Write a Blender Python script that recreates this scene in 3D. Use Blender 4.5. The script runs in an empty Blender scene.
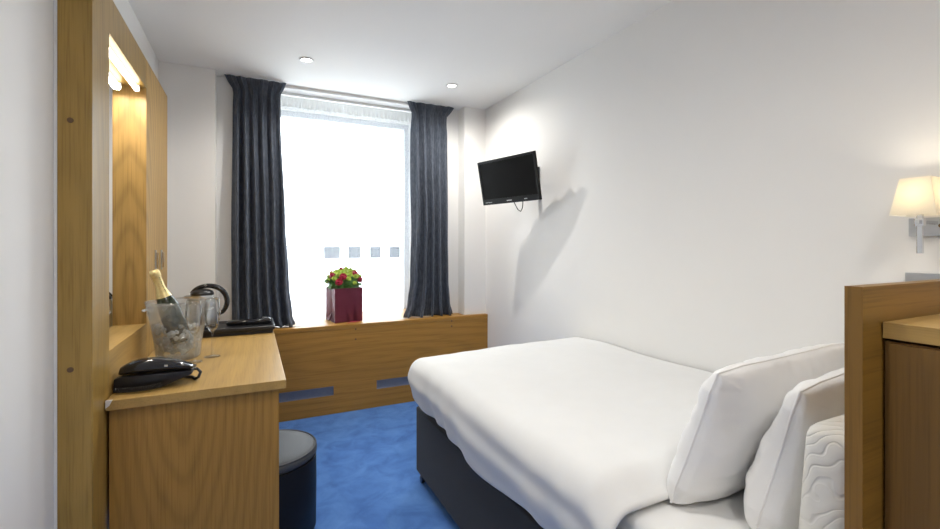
import bpy, bmesh, math, random
from mathutils import Vector, Matrix, noise
random.seed(7)
PI = math.pi
scene = bpy.context.scene
COL = scene.collection

# ------------------------------------------------------------------ materials
def new_mat(name):
    m = bpy.data.materials.new(name); m.use_nodes = True
    nt = m.node_tree
    return m, nt, nt.nodes, nt.links, nt.nodes['Principled BSDF']

def setp(b, **kw):
    names = dict(color='Base Color', rough='Roughness', metal='Metallic', spec='Specular IOR Level', sheen='Sheen Weight',
                 coat='Coat Weight', coat_rough='Coat Roughness', sub='Subsurface Weight', ecolor='Emission Color', estr='Emission Strength')
    for k, v in kw.items():
        if k in ('color', 'ecolor'): v = (v[0], v[1], v[2], 1)
        b.inputs[names[k]].default_value = v

def coords(n, l, scale=(1, 1, 1), rot=(0, 0, 0), loc=(0, 0, 0)):
    tc = n.new('ShaderNodeTexCoord'); mp = n.new('ShaderNodeMapping')
    mp.inputs['Scale'].default_value = scale; mp.inputs['Rotation'].default_value = rot; mp.inputs['Location'].default_value = loc
    l.new(tc.outputs['Object'], mp.inputs['Vector'])
    return mp.outputs['Vector']

def tex_noise(n, l, vec, scale, detail=3, rough=.5, dist=0):
    t = n.new('ShaderNodeTexNoise')
    t.inputs['Scale'].default_value = scale; t.inputs['Detail'].default_value = detail
    t.inputs['Roughness'].default_value = rough; t.inputs['Distortion'].default_value = dist
    l.new(vec, t.inputs['Vector'])
    return t.outputs['Fac']

def ramp(n, l, fac, stops):
    r = n.new('ShaderNodeValToRGB'); e = r.color_ramp.elements
    while len(e) < len(stops): e.new(0.5)
    for el, (p, c) in zip(e, stops):
        el.position = p; el.color = (c[0], c[1], c[2], 1)
    l.new(fac, r.inputs['Fac'])
    return r.outputs['Color']

def bump(n, l, b, height, strength=.2, dist=.01):
    bp = n.new('ShaderNodeBump'); bp.inputs['Strength'].default_value = strength; bp.inputs['Distance'].default_value = dist
    l.new(height, bp.inputs['Height']); l.new(bp.outputs['Normal'], b.inputs['Normal'])

def plain(name, color, rough=.5, metal=0, var=.06, nscale=30, bstr=0, **kw):
    m, nt, n, l, b = new_mat(name)
    v = coords(n, l)
    f = tex_noise(n, l, v, nscale, 4)
    c = ramp(n, l, f, [(.3, [x * (1 - var) for x in color]), (.7, [min(1, x * (1 + var)) for x in color])])
    l.new(c, b.inputs['Base Color'])
    setp(b, rough=rough, metal=metal, **kw)
    if bstr: bump(n, l, b, f, bstr, .004)
    return m

def wood(name, axis, tone=(.40, .245, .105), k=1.0, rough=.42, cathedral=1.0, center=(.1, .1, .9), contrast=1.0, along=1.3):
    """oak veneer, grain running along axis (0 x, 1 y, 2 z)"""
    m, nt, n, l, b = new_mat(name)
    s1 = [7.0, 7.0, 7.0]; s1[axis] = along
    v1 = coords(n, l, s1, loc=[-c * q for c, q in zip(center, s1)])
    w = n.new('ShaderNodeTexWave'); w.wave_type = 'RINGS'; w.rings_direction = 'SPHERICAL'
    w.inputs['Scale'].default_value = .9 * k; w.inputs['Distortion'].default_value = 4.0
    w.inputs['Detail'].default_value = 3; w.inputs['Detail Scale'].default_value = .8
    l.new(v1, w.inputs['Vector'])
    s2 = [170.0, 170.0, 170.0]; s2[axis] = 4.0
    fine = tex_noise(n, l, coords(n, l, s2), 1, 3, .6)
    s3 = [16.0, 16.0, 16.0]; s3[axis] = .7
    broad = tex_noise(n, l, coords(n, l, s3), 1, 3, .55, .4)
    dk = [x * (1 - .30 * contrast) for x in tone]; lt = [x * (1 + .16 * contrast) for x in tone]
    base = ramp(n, l, broad, [(.3, [x * .88 for x in tone]), (.7, [x * 1.08 for x in tone])])
    ring = ramp(n, l, w.outputs['Fac'], [(.0, dk), (.35, tone), (1, lt)])
    mx = n.new('ShaderNodeMix'); mx.data_type = 'RGBA'; mx.inputs[0].default_value = .55 * cathedral
    l.new(base, mx.inputs[6]); l.new(ring, mx.inputs[7])
    streak = ramp(n, l, fine, [(.32, (.62, .58, .54)), (.52, (1, 1, 1))])
    mu = n.new('ShaderNodeMix'); mu.data_type = 'RGBA'; mu.blend_type = 'MULTIPLY'; mu.inputs[0].default_value = .55 * contrast
    l.new(mx.outputs[2], mu.inputs[6]); l.new(streak, mu.inputs[7])
    l.new(mu.outputs[2], b.inputs['Base Color'])
    setp(b, rough=rough, spec=.35)
    bump(n, l, b, fine, .06, .002)
    return m

def thin_glass(name, tint=(.97, .98, .98), frost=0.0, rough=.02, edge=.35):
    """clear sheet glass: straight-through light plus mirror reflection at grazing angles"""
    m, nt, n, l, b = new_mat(name)
    n.remove(b)
    out = [x for x in n if x.type == 'OUTPUT_MATERIAL'][0]
    tr = n.new('ShaderNodeBsdfTransparent'); tr.inputs['Color'].default_value = (*tint, 1)
    gl = n.new('ShaderNodeBsdfGlossy'); gl.inputs['Roughness'].default_value = rough
    lw = n.new('ShaderNodeLayerWeight'); lw.inputs['Blend'].default_value = edge
    mx = n.new('ShaderNodeMixShader')
    mr = n.new('ShaderNodeMapRange'); mr.inputs['To Min'].default_value = .04; mr.inputs['To Max'].default_value = .55
    l.new(lw.outputs['Fresnel'], mr.inputs['Value']); l.new(mr.outputs[0], mx.inputs['Fac'])
    l.new(tr.outputs[0], mx.inputs[1]); l.new(gl.outputs[0], mx.inputs[2])
    last = mx
    if frost > 0:
        df = n.new('ShaderNodeBsdfDiffuse'); df.inputs['Color'].default_value = (.85, .87, .88, 1)
        tl = n.new('ShaderNodeBsdfTranslucent'); tl.inputs['Color'].default_value = (.85, .87, .88, 1)
        ad = n.new('ShaderNodeMixShader'); ad.inputs['Fac'].default_value = .5
        l.new(df.outputs[0], ad.inputs[1]); l.new(tl.outputs[0], ad.inputs[2])
        m2 = n.new('ShaderNodeMixShader'); m2.inputs['Fac'].default_value = frost
        f = tex_noise(n, l, coords(n, l), 9, 3)
        r2 = n.new('ShaderNodeMapRange'); r2.inputs['From Min'].default_value = .35; r2.inputs['From Max'].default_value = .7
        r2.inputs['To Min'].default_value = frost * .5; r2.inputs['To Max'].default_value = frost * 1.6
        l.new(f, r2.inputs['Value']); l.new(r2.outputs[0], m2.inputs['Fac'])
        l.new(last.outputs[0], m2.inputs[1]); l.new(ad.outputs[0], m2.inputs[2])
        last = m2
    l.new(last.outputs[0], out.inputs['Surface'])
    return m

def emit(name, color, strength):
    m, nt, n, l, b = new_mat(name)
    setp(b, color=(.8, .8, .8), ecolor=color, estr=strength, rough=.4)
    return m

def cloth(name, color, weave=900, bstr=.12, var=.05, rough=.9, sheen=.2, wr=0, wscale=9, bd=.004):
    m, nt, n, l, b = new_mat(name)
    v = coords(n, l)
    f = tex_noise(n, l, v, weave, 2)
    g = tex_noise(n, l, v, 14, 4)
    c = ramp(n, l, g, [(.3, [x * (1 - var) for x in color]), (.7, [min(1, x * (1 + var)) for x in color])])
    l.new(c, b.inputs['Base Color'])
    setp(b, rough=rough, sheen=sheen)
    h = f
    if wr:
        g2 = tex_noise(n, l, v, wscale, 5, .55, .6)
        ma = n.new('ShaderNodeMath'); ma.operation = 'MULTIPLY_ADD'; ma.inputs[1].default_value = wr
        l.new(g2, ma.inputs[0]); l.new(f, ma.inputs[2]); h = ma.outputs[0]
    bump(n, l, b, h, bstr, bd)
    return m

M = {}
M['wall'] = plain('wall_paint', (.81, .80, .78), .75, var=.008, nscale=3)
M['ceil'] = plain('ceiling_paint', (.85, .845, .83), .8, var=.006, nscale=3)
OAK = (.44, .232, .050)
M['oak_z'] = wood('oak_vertical', 2, OAK)
M['oak_y'] = wood('oak_along_y', 1, (.45, .282, .088), cathedral=.5, contrast=.7, center=(.2, .9, .7))
M['oak_x'] = wood('oak_along_x', 0, (.42, .215, .044), cathedral=.6, center=(.9, 0, .38), along=1.0, contrast=.9)
M['oak_end'] = wood('oak_end_panel', 2, (.40, .215, .046), k=1.7, center=(.21, .035, .80), along=1.5, contrast=.9, cathedral=.75)
M['oak_frame'] = wood('oak_frame', 2, (.38, .238, .062), cathedral=.35, rough=.3, center=(.03, 0, 1.2), contrast=1.2)
M['oak_jamb'] = wood('oak_jamb', 2, (.43, .262, .078), k=1.3, center=(.01, .78, 1.0), along=1.6)
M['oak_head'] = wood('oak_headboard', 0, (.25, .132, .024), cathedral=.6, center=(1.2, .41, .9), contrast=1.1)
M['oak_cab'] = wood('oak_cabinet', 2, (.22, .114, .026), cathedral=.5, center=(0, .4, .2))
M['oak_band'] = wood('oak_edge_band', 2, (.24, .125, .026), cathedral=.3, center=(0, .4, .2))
M['white_plastic'] = plain('white_plastic', (.8, .8, .79), .4, var=.02)
M['black_plastic'] = plain('black_plastic', (.012, .012, .014), .28, var=.1, spec=.5)
M['black_gloss'] = plain('black_gloss', (.010, .010, .012), .12, var=.1, coat=.4)
M['black_matte'] = plain('black_matte', (.015, .015, .016), .6, var=.1)
M['black_leather'] = plain('black_leather', (.014, .014, .016), .38, var=.15, nscale=300, bstr=.15)
M['screen'] = plain('screen_glass', (.007, .0065, .006), .4, var=.05, spec=.05)
M['tv_black'] = plain('tv_black_plastic', (.008, .008, .008), .4, var=.1, spec=.2)
M['divan'] = cloth('divan_fabric', (.014, .014, .015), 700, .3, .1, .85, .1)
M['pouf'] = plain('pouf_leather', (.012, .012, .014), .5, var=.15, nscale=250, bstr=.12, spec=.2)
M['pouf_top'] = plain('pouf_top_leather', (.07, .073, .08), .5, var=.1, nscale=250, bstr=.12, spec=.22)
M['duvet'] = cloth('white_cotton', (.73, .73, .72), 700, .12, .01, .9, .15, wr=1.2, wscale=5, bd=.012)
M['pillow'] = cloth('pillow_cotton', (.86, .855, .845), 700, .30, .012, .88, .15, wr=2.0, wscale=10, bd=.016)
M['seam'] = cloth('seam_cotton', (.86, .855, .845), 700, .1, .02, .9, .1)
M['steel'] = plain('brushed_steel', (.52, .53, .54), .28, 1, var=.05)
M['chrome'] = plain('chrome', (.72, .73, .75), .12, 1, var=.02)
M['mirror'] = plain('mirror_silver', (.9, .91, .9), .0, 1, var=.0)
M['track'] = plain('white_rail', (.78, .78, .77), .4, var=.02)
M['glass'] = thin_glass('clear_glass', (.985, .99, .99), edge=.25)
M['pane'] = thin_glass('window_glass', (.97, .985, .98), edge=.12)
M['bucket'] = thin_glass('ice_bucket_acrylic', (.95, .96, .96), frost=.08, rough=.03, edge=.3)
M['ice'] = thin_glass('ice', (.93, .95, .96), frost=.62, rough=.03, edge=.4)
M['bottle'] = plain('dark_green_glass', (.018, .026, .012), .12, var=.1, coat=.3)
M['foil'] = plain('gold_foil', (.80, .64, .30), .34, .65, var=.12, nscale=120, bstr=.2)
M['ink'] = plain('dark_ink', (.05, .035, .02), .5)
M['label'] = plain('cream_label', (.75, .68, .5), .5, var=.04)
M['bag'] = plain('maroon_card', (.125, .018, .038), .55, var=.08, nscale=10, spec=.3)
M['ribbon'] = plain('red_ribbon', (.38, .02, .06), .4)
M['bloom_red'] = plain('red_petal', (.40, .012, .045), .6, var=.3, nscale=80)
M['bloom_green'] = plain('lime_petal', (.42, .55, .07), .6, var=.3, nscale=80)
M['leaf'] = plain('leaf_green', (.07, .20, .035), .5, var=.35, nscale=40)
M['cap'] = plain('brown_screw_cap', (.13, .07, .03), .5)
M['vent'] = plain('blue_grey_grille', (.22, .25, .34), .5, 0, var=.05)
M['slot'] = plain('grey_slot', (.22, .24, .28), .5, .3, var=.05)
M['frame_grey'] = plain('window_frame_paint', (.55, .56, .58), .4, var=.03)
M['chipped'] = plain('chipped_white', (.7, .68, .66), .7, var=.1)
M['grey_mark'] = plain('pale_grey_print', (.5, .5, .5), .4)
M['outer_wall'] = plain('pale_render', (.66, .66, .66), .8, var=.05, nscale=2)
M['outer_frame'] = plain('dark_window_frame', (.03, .032, .038), .7, var=.05, spec=.05)
M['outer_glass'] = plain('dark_window_glass', (.02, .022, .026), .6, var=.1, spec=.05)
M['door_paint'] = wood('door_oak', 2, OAK)

def carpet_mat():
    m, nt, n, l, b = new_mat('blue_carpet')
    v = coords(n, l)
    big = tex_noise(n, l, v, 7, 5, .6, .5)
    fib = tex_noise(n, l, v, 420, 2, .7)
    c1 = ramp(n, l, big, [(.32, (.047, .150, .46)), (.5, (.075, .215, .58)), (.72, (.12, .29, .68))])
    c2 = ramp(n, l, fib, [(.3, (.72, .72, .72)), (.6, (1, 1, 1))])
    mu = n.new('ShaderNodeMix'); mu.data_type = 'RGBA'; mu.blend_type = 'MULTIPLY'; mu.inputs[0].default_value = .8
    l.new(c1, mu.inputs[6]); l.new(c2, mu.inputs[7]); l.new(mu.outputs[2], b.inputs['Base Color'])
    setp(b, rough=.95, sheen=.25); b.inputs['Sheen Tint'].default_value = (.4, .55, 1, 1)
    bump(n, l, b, fib, .5, .006)
    return m
M['carpet'] = carpet_mat()

def curtain_mat():
    m, nt, n, l, b = new_mat('slate_blue_curtain')
    tc = n.new('ShaderNodeTexCoord')
    mp = n.new('ShaderNodeMapping'); mp.inputs['Scale'].default_value = (60, 60, 14); l.new(tc.outputs['Object'], mp.inputs['Vector'])
    f = tex_noise(n, l, mp.outputs['Vector'], 1.5, 4, .65)
    f2 = tex_noise(n, l, coords(n, l), 600, 2)
    c = ramp(n, l, f, [(.28, (.024, .030, .042)), (.5, (.052, .062, .082)), (.75, (.095, .11, .135))])
    l.new(c, b.inputs['Base Color']); setp(b, rough=.85, sheen=.3); b.inputs['Sheen Tint'].default_value = (.6, .7, .9, 1)
    bump(n, l, b, f2, .25, .003)
    return m
M['curtain'] = curtain_mat()

def sheer_mat(name, clear, col=(.93, .95, .97), opaque=.45):
    m, nt, n, l, b = new_mat(name); n.remove(b)
    out = [x for x in n if x.type == 'OUTPUT_MATERIAL'][0]
    tr = n.new('ShaderNodeBsdfTransparent')
    tl = n.new('ShaderNodeBsdfTranslucent'); tl.inputs['Color'].default_value = (*col, 1)
    df = n.new('ShaderNodeBsdfDiffuse'); df.inputs['Color'].default_value = (*col, 1)
    a = n.new('ShaderNodeMixShader'); a.inputs['Fac'].default_value = opaque
    l.new(tl.outputs[0], a.inputs[1]); l.new(df.outputs[0], a.inputs[2])
    w = tex_noise(n, l, coords(n, l, (240, 240, 30)), 1, 2)
    mr = n.new('ShaderNodeMapRange'); mr.inputs['To Min'].default_value = clear + .12; mr.inputs['To Max'].default_value = clear - .12
    l.new(w, mr.inputs['Value'])
    mx = n.new('ShaderNodeMixShader'); l.new(mr.outputs[0], mx.inputs['Fac'])
    l.new(a.outputs[0], mx.inputs[1]); l.new(tr.outputs[0], mx.inputs[2])
    l.new(mx.outputs[0], out.inputs['Surface'])
    return m
M['sheer'] = sheer_mat('sheer_voile', .66, (.5, .52, .55))
M['sheer_head'] = sheer_mat('sheer_header_tape', .05, (.72, .72, .71), .8)

def shade_mat():
    m, nt, n, l, b = new_mat('cream_lampshade'); n.remove(b)
    out = [x for x in n if x.type == 'OUTPUT_MATERIAL'][0]
    tl = n.new('ShaderNodeBsdfTranslucent'); tl.inputs['Color'].default_value = (.95, .92, .84, 1)
    df = n.new('ShaderNodeBsdfDiffuse')
    c = ramp(n, l, tex_noise(n, l, coords(n, l), 500, 2), [(.3, (.86, .84, .78)), (.7, (.92, .90, .84))])
    l.new(c, df.inputs['Color'])
    mx = n.new('ShaderNodeMixShader'); mx.inputs['Fac'].default_value = .3
    l.new(tl.outputs[0], mx.inputs[1]); l.new(df.outputs[0], mx.inputs[2]); l.new(mx.outputs[0], out.inputs['Surface'])
    return m
M['shade'] = shade_mat()

def quilt_mat():
    m, nt, n, l, b = new_mat('quilted_cream')
    v = coords(n, l)
    w = n.new('ShaderNodeTexWave'); w.wave_type = 'BANDS'; w.bands_direction = 'DIAGONAL'
    w.inputs['Scale'].default_value = 19; w.inputs['Distortion'].default_value = 8; w.inputs['Detail'].default_value = 0
    w.inputs['Detail Scale'].default_value = 1.2
    l.new(v, w.inputs['Vector'])
    setp(b, color=(.80, .78, .72), rough=.85, sheen=.15)
    r = ramp(n, l, w.outputs['Fac'], [(.0, (0, 0, 0)), (.18, (.8, .8, .8)), (1, (1, 1, 1))])
    bump(n, l, b, r, .45, .004)
    return m
M['quilt'] = quilt_mat()

# ------------------------------------------------------------------ geometry helpers
def box(bm, x0, x1, y0, y1, z0, z1, bev=0, seg=2):
    v = [bm.verts.new(p) for p in ((x0, y0, z0), (x1, y0, z0), (x1, y1, z0), (x0, y1, z0), (x0, y0, z1), (x1, y0, z1), (x1, y1, z1), (x0, y1, z1))]
    fs = [bm.faces.new([v[i] for i in q]) for q in ((0, 3, 2, 1), (4, 5, 6, 7), (0, 1, 5, 4), (1, 2, 6, 5), (2, 3, 7, 6), (3, 0, 4, 7))]
    if bev > 0:
        es = list({e for f in fs for e in f.edges})
        bmesh.ops.bevel(bm, geom=es, offset=bev, segments=seg, profile=.7, affect='EDGES')

def B(*a, **k):
    bm = bmesh.new(); box(bm, *a, **k); return bm

def lathe(bm, prof, seg=40, c=(0, 0, 0), close_bottom=False, close_top=False):
    rings = []
    for r, z in prof:
        if r < 1e-5:
            rings.append([bm.verts.new((c[0], c[1], c[2] + z))])
        else:
            rings.append([bm.verts.new((c[0] + r * math.cos(2 * PI * i / seg), c[1] + r * math.sin(2 * PI * i / seg), c[2] + z)) for i in range(seg)])
    for a, b in zip(rings, rings[1:]):
        for i in range(seg):
            j = (i + 1) % seg
            if len(a) == 1 and len(b) == 1: continue
            if len(a) == 1: bm.faces.new((a[0], b[j], b[i]))
            elif len(b) == 1: bm.faces.new((a[i], a[j], b[0]))
            else: bm.faces.new((a[i], a[j], b[j], b[i]))
    if close_bottom and len(rings[0]) > 1: bm.faces.new(list(reversed(rings[0])))
    if close_top and len(rings[-1]) > 1: bm.faces.new(rings[-1])
    return bm

def L(prof, **k): return lathe(bmesh.new(), prof, **k)

def tube(bm, pts, r, seg=8, cap=True, flat=1.0):
    pts = [Vector(p) for p in pts]
    rs = r if isinstance(r, (list, tuple)) else [r] * len(pts)
    rings = []; prev = None
    for i, p in enumerate(pts):
        t = (pts[min(i + 1, len(pts) - 1)] - pts[max(i - 1, 0)]).normalized()
        if prev is None:
            a = Vector((0, 0, 1)) if abs(t.z) < .9 else Vector((1, 0, 0))
            u = t.cross(a).normalized()
        else:
            u = (prev - t * prev.dot(t))
            u = u.normalized() if u.length > 1e-6 else t.orthogonal().normalized()
        prev = u; w = t.cross(u)
        rings.append([bm.verts.new(p + (u * math.cos(2 * PI * k / seg) + w * math.sin(2 * PI * k / seg) * flat) * rs[i]) for k in range(seg)])
    for a, b in zip(rings, rings[1:]):
        for i in range(seg):
            j = (i + 1) % seg
            bm.faces.new((a[i], a[j], b[j], b[i]))
    if cap:
        bm.faces.new(list(reversed(rings[0]))); bm.faces.new(rings[-1])
    return bm

def T(*a, **k): return tube(bmesh.new(), *a, **k)

def prism(bm, poly, axis, a0, a1, bev=0):
    """poly: 2D points; axis 1: poly is (x,z) extruded along y; axis 0: (y,z) along x; axis 2: (x,y) along z"""
    def P(p, a):
        return {0: (a, p[0], p[1]), 1: (p[0], a, p[1]), 2: (p[0], p[1], a)}[axis]
    A = [bm.verts.new(P(p, a0)) for p in poly]; C = [bm.verts.new(P(p, a1)) for p in poly]
    fs = [bm.faces.new(A), bm.faces.new(C)]
    n = len(poly)
    for i in range(n):
        fs.append(bm.faces.new((A[i], A[(i + 1) % n], C[(i + 1) % n], C[i])))
    bmesh.ops.recalc_face_normals(bm, faces=fs)
    if bev:
        es = list({e for f in fs for e in f.edges})
        bmesh.ops.bevel(bm, geom=es, offset=bev, segments=2, profile=.7, affect='EDGES')
    return bm

def obj(name, bm, mat, parent=None, smooth=False, angle=None, recalc=True):
    if recalc: bmesh.ops.recalc_face_normals(bm, faces=bm.faces[:])
    me = bpy.data.meshes.new(name); bm.to_mesh(me); bm.free()
    me.materials.append(mat)
    o = bpy.data.objects.new(name, me); COL.objects.link(o)
    if smooth:
        for p in me.polygons: p.use_smooth = True
    elif angle is not None:
        for p in me.polygons: p.use_smooth = True
        try: me.set_sharp_from_angle(angle=math.radians(angle))
        except Exception: pass
    if parent: o.parent = parent
    return o

def tag(o, label=None, cat=None, group=None, kind=None):
    if label: o['label'] = label
    if cat: o['category'] = cat
    if group: o['group'] = group
    if kind: o['kind'] = kind
    return o

def thing(name, label, cat, loc=(0, 0, 0), rz=0, group=None):
    o = bpy.data.objects.new(name, None); COL.objects.link(o)
    o.empty_display_size = .1
    o.location = loc; o.rotation_euler = (0, 0, rz)
    return tag(o, label, cat, group)

def struct(name, bm, mat, label=None):
    return tag(obj(name, bm, mat), label, None, None, 'structure')

def copy_tree(o, parent=None):
    c = o.copy(); COL.objects.link(c)
    if parent: c.parent = parent
    for ch in list(o.children): copy_tree(ch, c)
    return c

# ------------------------------------------------------------------ room shell
XL, XR, YN, YB, ZC = -.533, 1.81, -1.6, 3.43, 2.40
NL, NR, YW, YS = -.22, 1.61, 4.02, 3.555          # shallow curtain recess to YS,
IL, IR = .02, 1.36          # window niche
struct('floor', B(XL - .12, XR + .12, YN - .12, YW + .12, -.1, 0), M['carpet'], 'bright blue carpet across the room')
struct('ceiling', B(XL - .12, XR + .12, YN - .12, YW + .12, ZC, ZC + .1), M['ceil'], 'white ceiling')
struct('wall_left', B(XL - .12, XL, YN - .12, YW + .12, 0, ZC), M['wall'], 'white left wall')
struct('wall_right', B(XR, XR + .12, YN - .12, YW + .12, 0, ZC), M['wall'], 'white right wall')
WX0, WX1, WZ0, WZ1 = .06, 1.32, .60, 2.352
bm = bmesh.new()
box(bm, XL, NL, YB, YW + .12, 0, ZC); box(bm, NR, XR, YB, YW + .12, 0, ZC)
box(bm, NL, IL, YS, YW + .12, 0, ZC); box(bm, IR, NR, YS, YW + .12, 0, ZC)
box(bm, IL, WX0, YW, YW + .12, 0, ZC); box(bm, WX1, IR, YW, YW + .12, 0, ZC)
box(bm, WX0, WX1, YW, YW + .12, 0, WZ0); box(bm, WX0, WX1, YW, YW + .12, WZ1, ZC)
struct('wall_back', bm, M['wall'], 'white window wall with a deep niche')
DX0, DX1, DZ = .2, 1.0, 2.02
bm = bmesh.new()
box(bm, XL, DX0, YN - .12, YN, 0, ZC); box(bm, DX1, XR, YN - .12, YN, 0, ZC); box(bm, DX0, DX1, YN - .12, YN, DZ, ZC)
struct('wall_near', bm, M['wall'], 'white wall behind the viewer')
d1 = struct('door_1', B(DX0 + .005, DX1 - .005, YN - .07, YN - .03, 0.005, DZ - .005, .002), M['door_paint'], 'oak room door')
bm = T([(.9, YN - .03, 1), (.9, YN + .03, 1), (.79, YN + .03, 1)], .009); obj('handle', bm, M['steel'], d1, True)

# window frame with glass
w1 = bpy.data.objects.new('window_1', None); COL.objects.link(w1); w1.location = (0, YW + .05, 0)
tag(w1, 'window behind the sheer curtain', None, None, 'structure')
bm = bmesh.new(); fw = .045
box(bm, WX0, WX0 + fw, -.03, .03, WZ0, WZ1, .003); box(bm, WX1 - fw, WX1, -.03, .03, WZ0, WZ1, .003)
box(bm, WX0 + fw, WX1 - fw, -.03, .03, WZ0, WZ0 + fw, .003); box(bm, WX0 + fw, WX1 - fw, -.03, .03, WZ1 - fw, WZ1, .003)
obj('window_frame', bm, M['frame_grey'], w1)
obj('glass_pane', B(WX0 + fw, WX1 - fw, -.004, .004, WZ0 + fw, WZ1 - fw), M['pane'], w1)

# ------------------------------------------------------------------ building across the street
bd = thing('building', 'pale building across the street seen faintly through the sheer curtain', 'building', (0, 13, 0))
obj('wall', B(-6, 9, 0, 6, -9, 1.22), M['outer_wall'], bd)
obj('parapet', B(-6.1, 9.1, -.1, 6.1, 1.22, 1.30, .02), M['outer_wall'], bd)
xs = [(.55, .95), (1.15, 1.5), (1.80, 2.22), (2.46, 2.80), (3.08, 3.38), (3.66, 3.96), (4.3, 4.7)]
for x0, x1 in xs:
    w = obj('window', B(x0, x1, -.05, .02, .88, 1.20, .01), M['outer_frame'] if x0 > 1.6 else M['frame_grey'], bd)
    obj('pane', B(x0 + .02, x1 - .02, -.06, -.045, .90, 1.18), M['outer_glass'] if x0 > 1.6 else M['frame_grey'], w)

# ------------------------------------------------------------------ window seat (boxed sill unit)
UF, UT = 3.385, .646
us = thing('window_seat', 'long low oak boxed unit under the window with two vents', 'window seat', (0, UF, 0))
bm = B(XL + .002, XR - .002, 0, YB - UF + .0, UT - .028, UT, .002)
box(bm, NL + .003, NR - .003, YB - UF, YS - UF - .003, UT - .028, UT, 0); box(bm, IL + .003, IR - .003, YS - UF - .003, YW - UF - .003, UT - .028, UT, 0)
obj('top', bm, M['oak_x'], us)
bm = bmesh.new()
vz0, vz1 = .138, .204
v1 = (-.20, .536); v2 = (.853, 1.45)
x0, x1 = XL + .002, XR - .002
box(bm, x0, x1, .003, .025, vz1, UT - .029); box(bm, x0, x1, .003, .025, .002, vz0)
box(bm, x0, v1[0], .003, .025, vz0, vz1); box(bm, v1[1], v2[0], .003, .025, vz0, vz1); box(bm, v2[1], x1, .003, .025, vz0, vz1)
bmesh.ops.remove_doubles(bm, verts=bm.verts[:], dist=.0004)
obj('front_panel', bm, M['oak_x'], us)
for a, b_ in (v1, v2):
    bm = B(a, b_, .016, .024, vz0, vz1)
    for i in range(7):
        z = vz0 + .006 + i * .009
        box(bm, a, b_, .009, .017, z, z + .004)
    box(bm, a, b_, .004, .020, vz0, vz0 + .004); box(bm, a, b_, .004, .020, vz1 - .004, vz1)
    tag(obj('vent_grille', bm, M['vent'], us), 'blue grey slatted vent')
for a, b_ in ((-.05, .49), (.83, 1.30)):
    tag(obj('top_slot', B(a, b_, .066, .082, UT - .002, UT + .0012), M['slot'], us), 'narrow grey slot in the top')
for x, z in ((.695, .607), (.695, .532), (1.474, .610), (1.474, .568)):
    bm = L([(0, 0), (.0065, 0), (.0065, .003), (0, .0035)], seg=14)
    bmesh.ops.rotate(bm, verts=bm.verts[:], cent=(0, 0, 0), matrix=Matrix.Rotation(PI / 2, 3, 'X'))
    bmesh.ops.translate(bm, verts=bm.verts[:], vec=(x, .0045, z))
    obj('screw_cap', bm, M['cap'], us, angle=40)

# ------------------------------------------------------------------ curtain rails
rail = obj('curtain_rail', B(-.15, 1.53, 3.532, 3.548, ZC - .022, ZC, .003), M['track'])
tag(rail, 'white curtain rail fixed along the ceiling above the dark curtains', 'curtain rail')
rail2 = obj('sheer_rail', B(IL + .005, IR - .005, 3.70, 3.72, ZC - .018, ZC, .003), M['track'])
tag(rail2, 'thin white rail on the ceiling carrying the sheer curtain', 'curtain rail')

def curtain(name, label, edges, folds, phase, y0, ztop, zbot, amp, loops):
    """edges: list of (z, xleft, xright, amp factor)"""
    bm = bmesh.new(); nu, nv = 220, 70
    edges = sorted(edges, key=lambda e: -e[0])
    def at(z):
        for a, b in zip(edges, edges[1:]):
            if a[0] >= z >= b[0]:
                t = (a[0] - z) / max(1e-6, a[0] - b[0]); t = t * t * (3 - 2 * t)
                return [a[i] + (b[i] - a[i]) * t for i in (1, 2, 3)]
        return edges[-1][1:]
    grid = []
    for j in range(nv + 1):
        t = j / nv
        z = ztop + (zbot - ztop) * (t ** .85)
        xl, xr, af = at(z)
        row = []
        for i in range(nu + 1):
            s = i / nu
            ph = 2 * PI * folds * s + phase + .5 * math.sin(5 * s + phase) + .35 * math.sin(2.2 * z + 7 * s)
            a = amp * af * (.75 + .5 * noise.noise(Vector((s * 6, z * .8, phase))))
            y = y0 + a * math.sin(ph) + .25 * a * math.sin(2 * ph + z * 1.5)
            x = xl + (xr - xl) * s + .35 * a * math.sin(2 * ph) 
            y += .006 * noise.noise(Vector((s * 14, z * 3, phase + 3)))
            zz = z
            if t > .97: zz += .006 * noise.noise(Vector((s * 9, 1, phase)))
            row.append(bm.verts.new((x, y, max(zz, zbot))))
        grid.append(row)
    for j in range(nv):
        for i in range(nu):
            bm.faces.new((grid[j][i], grid[j + 1][i], grid[j + 1][i + 1], grid[j][i + 1]))
    o = obj(name, bm, M['curtain'], None, True, recalc=False)
    md = o.modifiers.new('thick', 'SOLIDIFY'); md.thickness = .004
    tag(o, label, 'curtain', 'slate blue curtains')
    return o
zt = ZC - .003; zb = UT + .003
curtain('curtain', 'dark slate blue curtain at the left of the window beside the desk',
        [(zt, -.170, .222, .22), (2.29, -.118, .182, .42), (2.15, -.125, .185, .75), (1.4, -.128, .215, 1), (.95, -.125, .232, 1.0), (.72, -.122, .252, 1.1), (zb, -.120, .272, 1.2)],
        6, .6, 3.485, zt, zb, .042, 7)
curtain('curtain', 'dark slate blue curtain at the right of the window near the television',
        [(zt, 1.130, 1.545, .22), (2.30, 1.172, 1.478, .42), (2.15, 1.170, 1.485, .75), (1.4, 1.180, 1.495, 1), (.95, 1.160, 1.505, 1), (.75, 1.135, 1.520, 1.1), (zb, 1.100, 1.545, 1.2)],
        5, 2.1, 3.485, zt, zb, .042, 7)

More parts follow.
